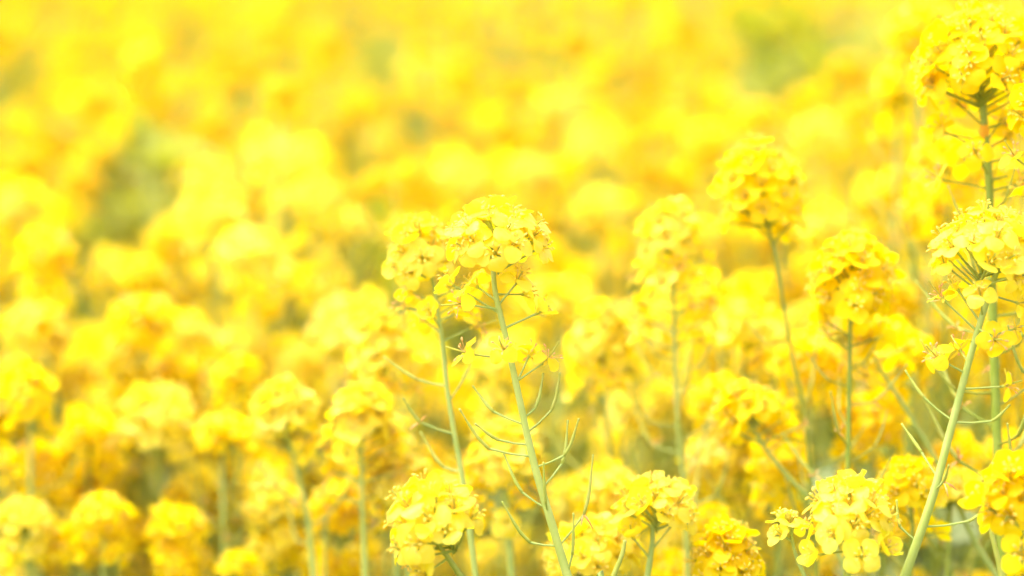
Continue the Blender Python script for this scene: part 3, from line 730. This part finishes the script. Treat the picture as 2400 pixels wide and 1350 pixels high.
# low, late heads that fill the field between the focus plane and the ridge
LCOLS = ((170, 'at the left edge'), (330, 'left of the spreading golden cluster'), (480, 'under the broad soft left head'), (640, 'left of the soft pale pair'), (800, 'around the soft pale pair'), (1000, 'left of the two central stems'),
         (1250, 'behind the central stems'), (1500, 'right of the podded stem'), (1700, 'beside the pale-crowned column'), (1950, 'inside the right thicket'), (2200, 'behind the upright thicket stem'), (9999, 'behind the leaning stem'))
LROWS = ((640, 'in the middle field'), (820, 'under the ridge'), (1000, 'low in the field'), (1180, 'near the bottom'), (9999, 'at the bottom edge'))
placed = []; count = 0; tries = 0
while count < 112 and tries < 4000:
    tries += 1
    d = U(1.08, 1.48); px = U(-60, 2420); py = U(540 + (1.48 - d) * 900, 1420)
    if any(abs(px - a) < 75 and abs(py - b) < 58 for a, b in placed): continue
    if 780 < px < 960 and 480 < py < 720: continue
    placed.append((px, py)); count += 1
    w = P(px, py, d); hs = U(.55, .85)
    lab = '%s soft cluster %s, %s' % ('small' if hs < .65 else ('broad' if hs > .75 else 'rounded'), next(t for lim, t in LROWS if py < lim), next(t for lim, t in LCOLS if px < lim))
    soft_plant(w.x, w.y, w.z, lab, 'low soft rapeseed clusters between the focus plane and the ridge', random.choice(TEMPL['lemon' if random.random() < (.7 if 550 < px < 1650 else .25) else 'gold']), hs)

# ------------------------------------------------------------------ the rest of the field, one mass nobody could count
def low_head(n, Rp, Hd):
    V, F = [], []
    for att, tip, face, q in head_spots(n, Rp, Hd, Vector((0, 0, 1)), Vector((0, 0, -Hd)), 1.3):
        M = frame(face, U(0, 6), tip, 1)
        for k in range(4):
            a = k * math.pi / 2 + U(-.2, .2); u = Vector((math.cos(a), math.sin(a), 0)); v = Vector((-u.y, u.x, 0)); zz = U(0, 2.5) * MM
            b = len(V)
            V += [tuple(M @ p) for p in (u * .8 * MM, u * 5 * MM + v * 3.3 * MM + Vector((0, 0, 2 * MM)), u * 8.2 * MM + Vector((0, 0, zz)), u * 5 * MM - v * 3.3 * MM + Vector((0, 0, 2 * MM)))]
            F.append((b, b + 1, b + 2, b + 3))
    return np.array(V), np.array(F)
def low_stem():
    mb = MB(); mb.tube([(0, 0, 0), (.004, 0, -.2), (0, 0, -.55)], [.9 * MM, 1.6 * MM, 2.2 * MM], 4, M_STEMD, cap=False); return np.array(mb.v), np.array(mb.f)
LH = [low_head(random.randint(16, 24), U(8, 13) * MM, U(8, 14) * MM) for _ in range(6)]
LST = low_stem()
def mass(name, pts, label, hsc=1.0, stems=True, mat=None):
    V, F, MI = [], [], []; b = 0
    for (x, y, z) in pts:
        items = [(LH[RNG.integers(len(LH))], 0, hsc * RNG.uniform(.85, 1.15))]
        if RNG.random() < .5: items.append((LH[RNG.integers(len(LH))], -RNG.uniform(.03, .05), hsc * .9))
        for (v, f), dz, s in items:
            a = RNG.uniform(0, 6.28); c, sn = math.cos(a), math.sin(a)
            Rm = np.array([[c, -sn, 0], [sn, c, 0], [0, 0, 1]])
            V.append(v @ Rm.T * s + np.array([x, y, z + dz])); F.append(f + b); b += len(v); MI.append(np.zeros(len(f), int))
        if stems:
            v, f = LST; V.append(v + np.array([x, y, z - .01])); F.append(f + b); b += len(v); MI.append(np.ones(len(f), int))
    V = np.concatenate(V); F = np.concatenate(F); MI = np.concatenate(MI)
    me = bpy.data.meshes.new(name); me.vertices.add(len(V)); me.vertices.foreach_set('co', V.ravel())
    me.loops.add(F.size); me.loops.foreach_set('vertex_index', F.ravel().astype(np.int32))
    me.polygons.add(len(F)); me.polygons.foreach_set('loop_start', np.arange(0, F.size, 4, dtype=np.int32))
    me.materials.append(mat or M_FAR_DIM); me.materials.append(M_STEMD)
    me.polygons.foreach_set('material_index', MI.astype(np.int32)); me.update(calc_edges=True); me.validate()
    uvl = me.uv_layers.new(name='uv'); uvl.data.foreach_set('uv', np.tile([.5, 0, 1, .6, .5, 1, 0, .6], len(F)).astype(np.float32))
    tag(link(name, me), label, 'flowers', kind='stuff')
pts = []
for _ in range(20000):
    if len(pts) > 4300: break
    y = math.sqrt(U(.95 ** 2, 6.5 ** 2)); x = U(-1, 1) * (.75 + .36 * y)
    z = CAM_H - random.gauss(.205, .034)
    ppx, ppy, dd = proj(Vector((x, y, z)))
    if dd < 2.4 and -90 < ppx < 2490: continue
    if in_hollow(ppx, ppy + 15) or in_hollow(ppx, ppy + 45) and random.random() < .75: continue
    pts.append((x, y, z))
carpet = []
while len(carpet) < 300:                      # late, low heads packed between the individual plants
    d = math.sqrt(U(1.22 ** 2, 2.45 ** 2)); w = P(U(-80, 2480), 675, d); z = CAM_H - random.gauss(.245, .03)
    w = Vector((w.x, w.y, z)); ppx, ppy, dd = proj(w)
    if any(in_hollow(ppx, ppy + q) for q in (0, 30, 60)) or ppy > 1400: continue
    if ppx > 780 and ppx < 960 and 450 < ppy < 730: continue
    carpet.append((w.x, w.y, z))
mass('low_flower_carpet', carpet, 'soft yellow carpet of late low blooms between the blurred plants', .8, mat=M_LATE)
while len(pts) < 5000:                  # thick stand to both sides of the view as well
    y = U(.9, 2.5); x = U(-1, 1) * (.9 + .36 * y); z = CAM_H - random.gauss(.22, .045); ppx, ppy, dd = proj(Vector((x, y, z)))
    if not -90 < ppx < 2490: pts.append((x, y, z))
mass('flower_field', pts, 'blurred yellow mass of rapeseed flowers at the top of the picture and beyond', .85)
pts = []
for _ in range(2200):
    y = math.sqrt(U(6.5 ** 2, 26 ** 2)); x = U(-1, 1) * (1 + .5 * y)
    pts.append((x, y, CAM_H - random.gauss(.2, .03)))
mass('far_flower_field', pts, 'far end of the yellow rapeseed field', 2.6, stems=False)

# ------------------------------------------------------------------ leaves and stems deep between the plants
def understory():
    mb = MB()
    for i in range(2600):
        y = math.sqrt(U(.95 ** 2, 5.5 ** 2)); x = U(-1, 1) * (.5 + .36 * y); z = U(.18, .78)
        lv = leaf_mb(U(.07, .14), U(.025, .05), M_UNDER, 2, 3, U(.2, .9)) if i < 60 else random.choice(UL)
        if i < 60: UL.append(lv)
        mb.add(lv, Matrix.Translation((x, y, z)) @ Matrix.Rotation(U(0, 6.28), 4, 'Z') @ Matrix.Rotation(U(-.6, .5), 4, 'Y'))
    for a, c, b, e in HOLLOW:            # leafy shoots that have not flowered fill the hollows
        d0 = {True: 1.75, False: 2.3}[c > 300]
        for i in range(int(b * e / 480)):
            px, py = a + U(-1, 1) * b, c + U(-.9, 1.1) * e
            w = P(px, py, d0 + U(-.1, .15))
            mb.add(random.choice(UL), Matrix.Translation((w.x, w.y, min(w.z, .99))) @ Matrix.Rotation(U(0, 6.28), 4, 'Z') @ Matrix.Rotation(U(-1.0, .3), 4, 'Y') @ Matrix.Scale(U(.35, .7), 4))
    for i in range(700):                 # thin bare shoots
        y = math.sqrt(U(1.0, 2.6 ** 2)); x = U(-1, 1) * (.1 + .24 * y); z = U(.62, .9)
        mb.tube([(x, y, z), (x + U(-.01, .01), y, z - .15), (x + U(-.02, .02), y, z - .4)], [.5 * MM, .9 * MM, 1.3 * MM], 4, M_STEM if i % 2 else M_STEMD, cap=False)
    tag(link('undergrowth', mb.mesh('undergrowth_mesh')), 'green leaves low between the rapeseed stems', 'leaves', kind='stuff')
UL = []
understory()
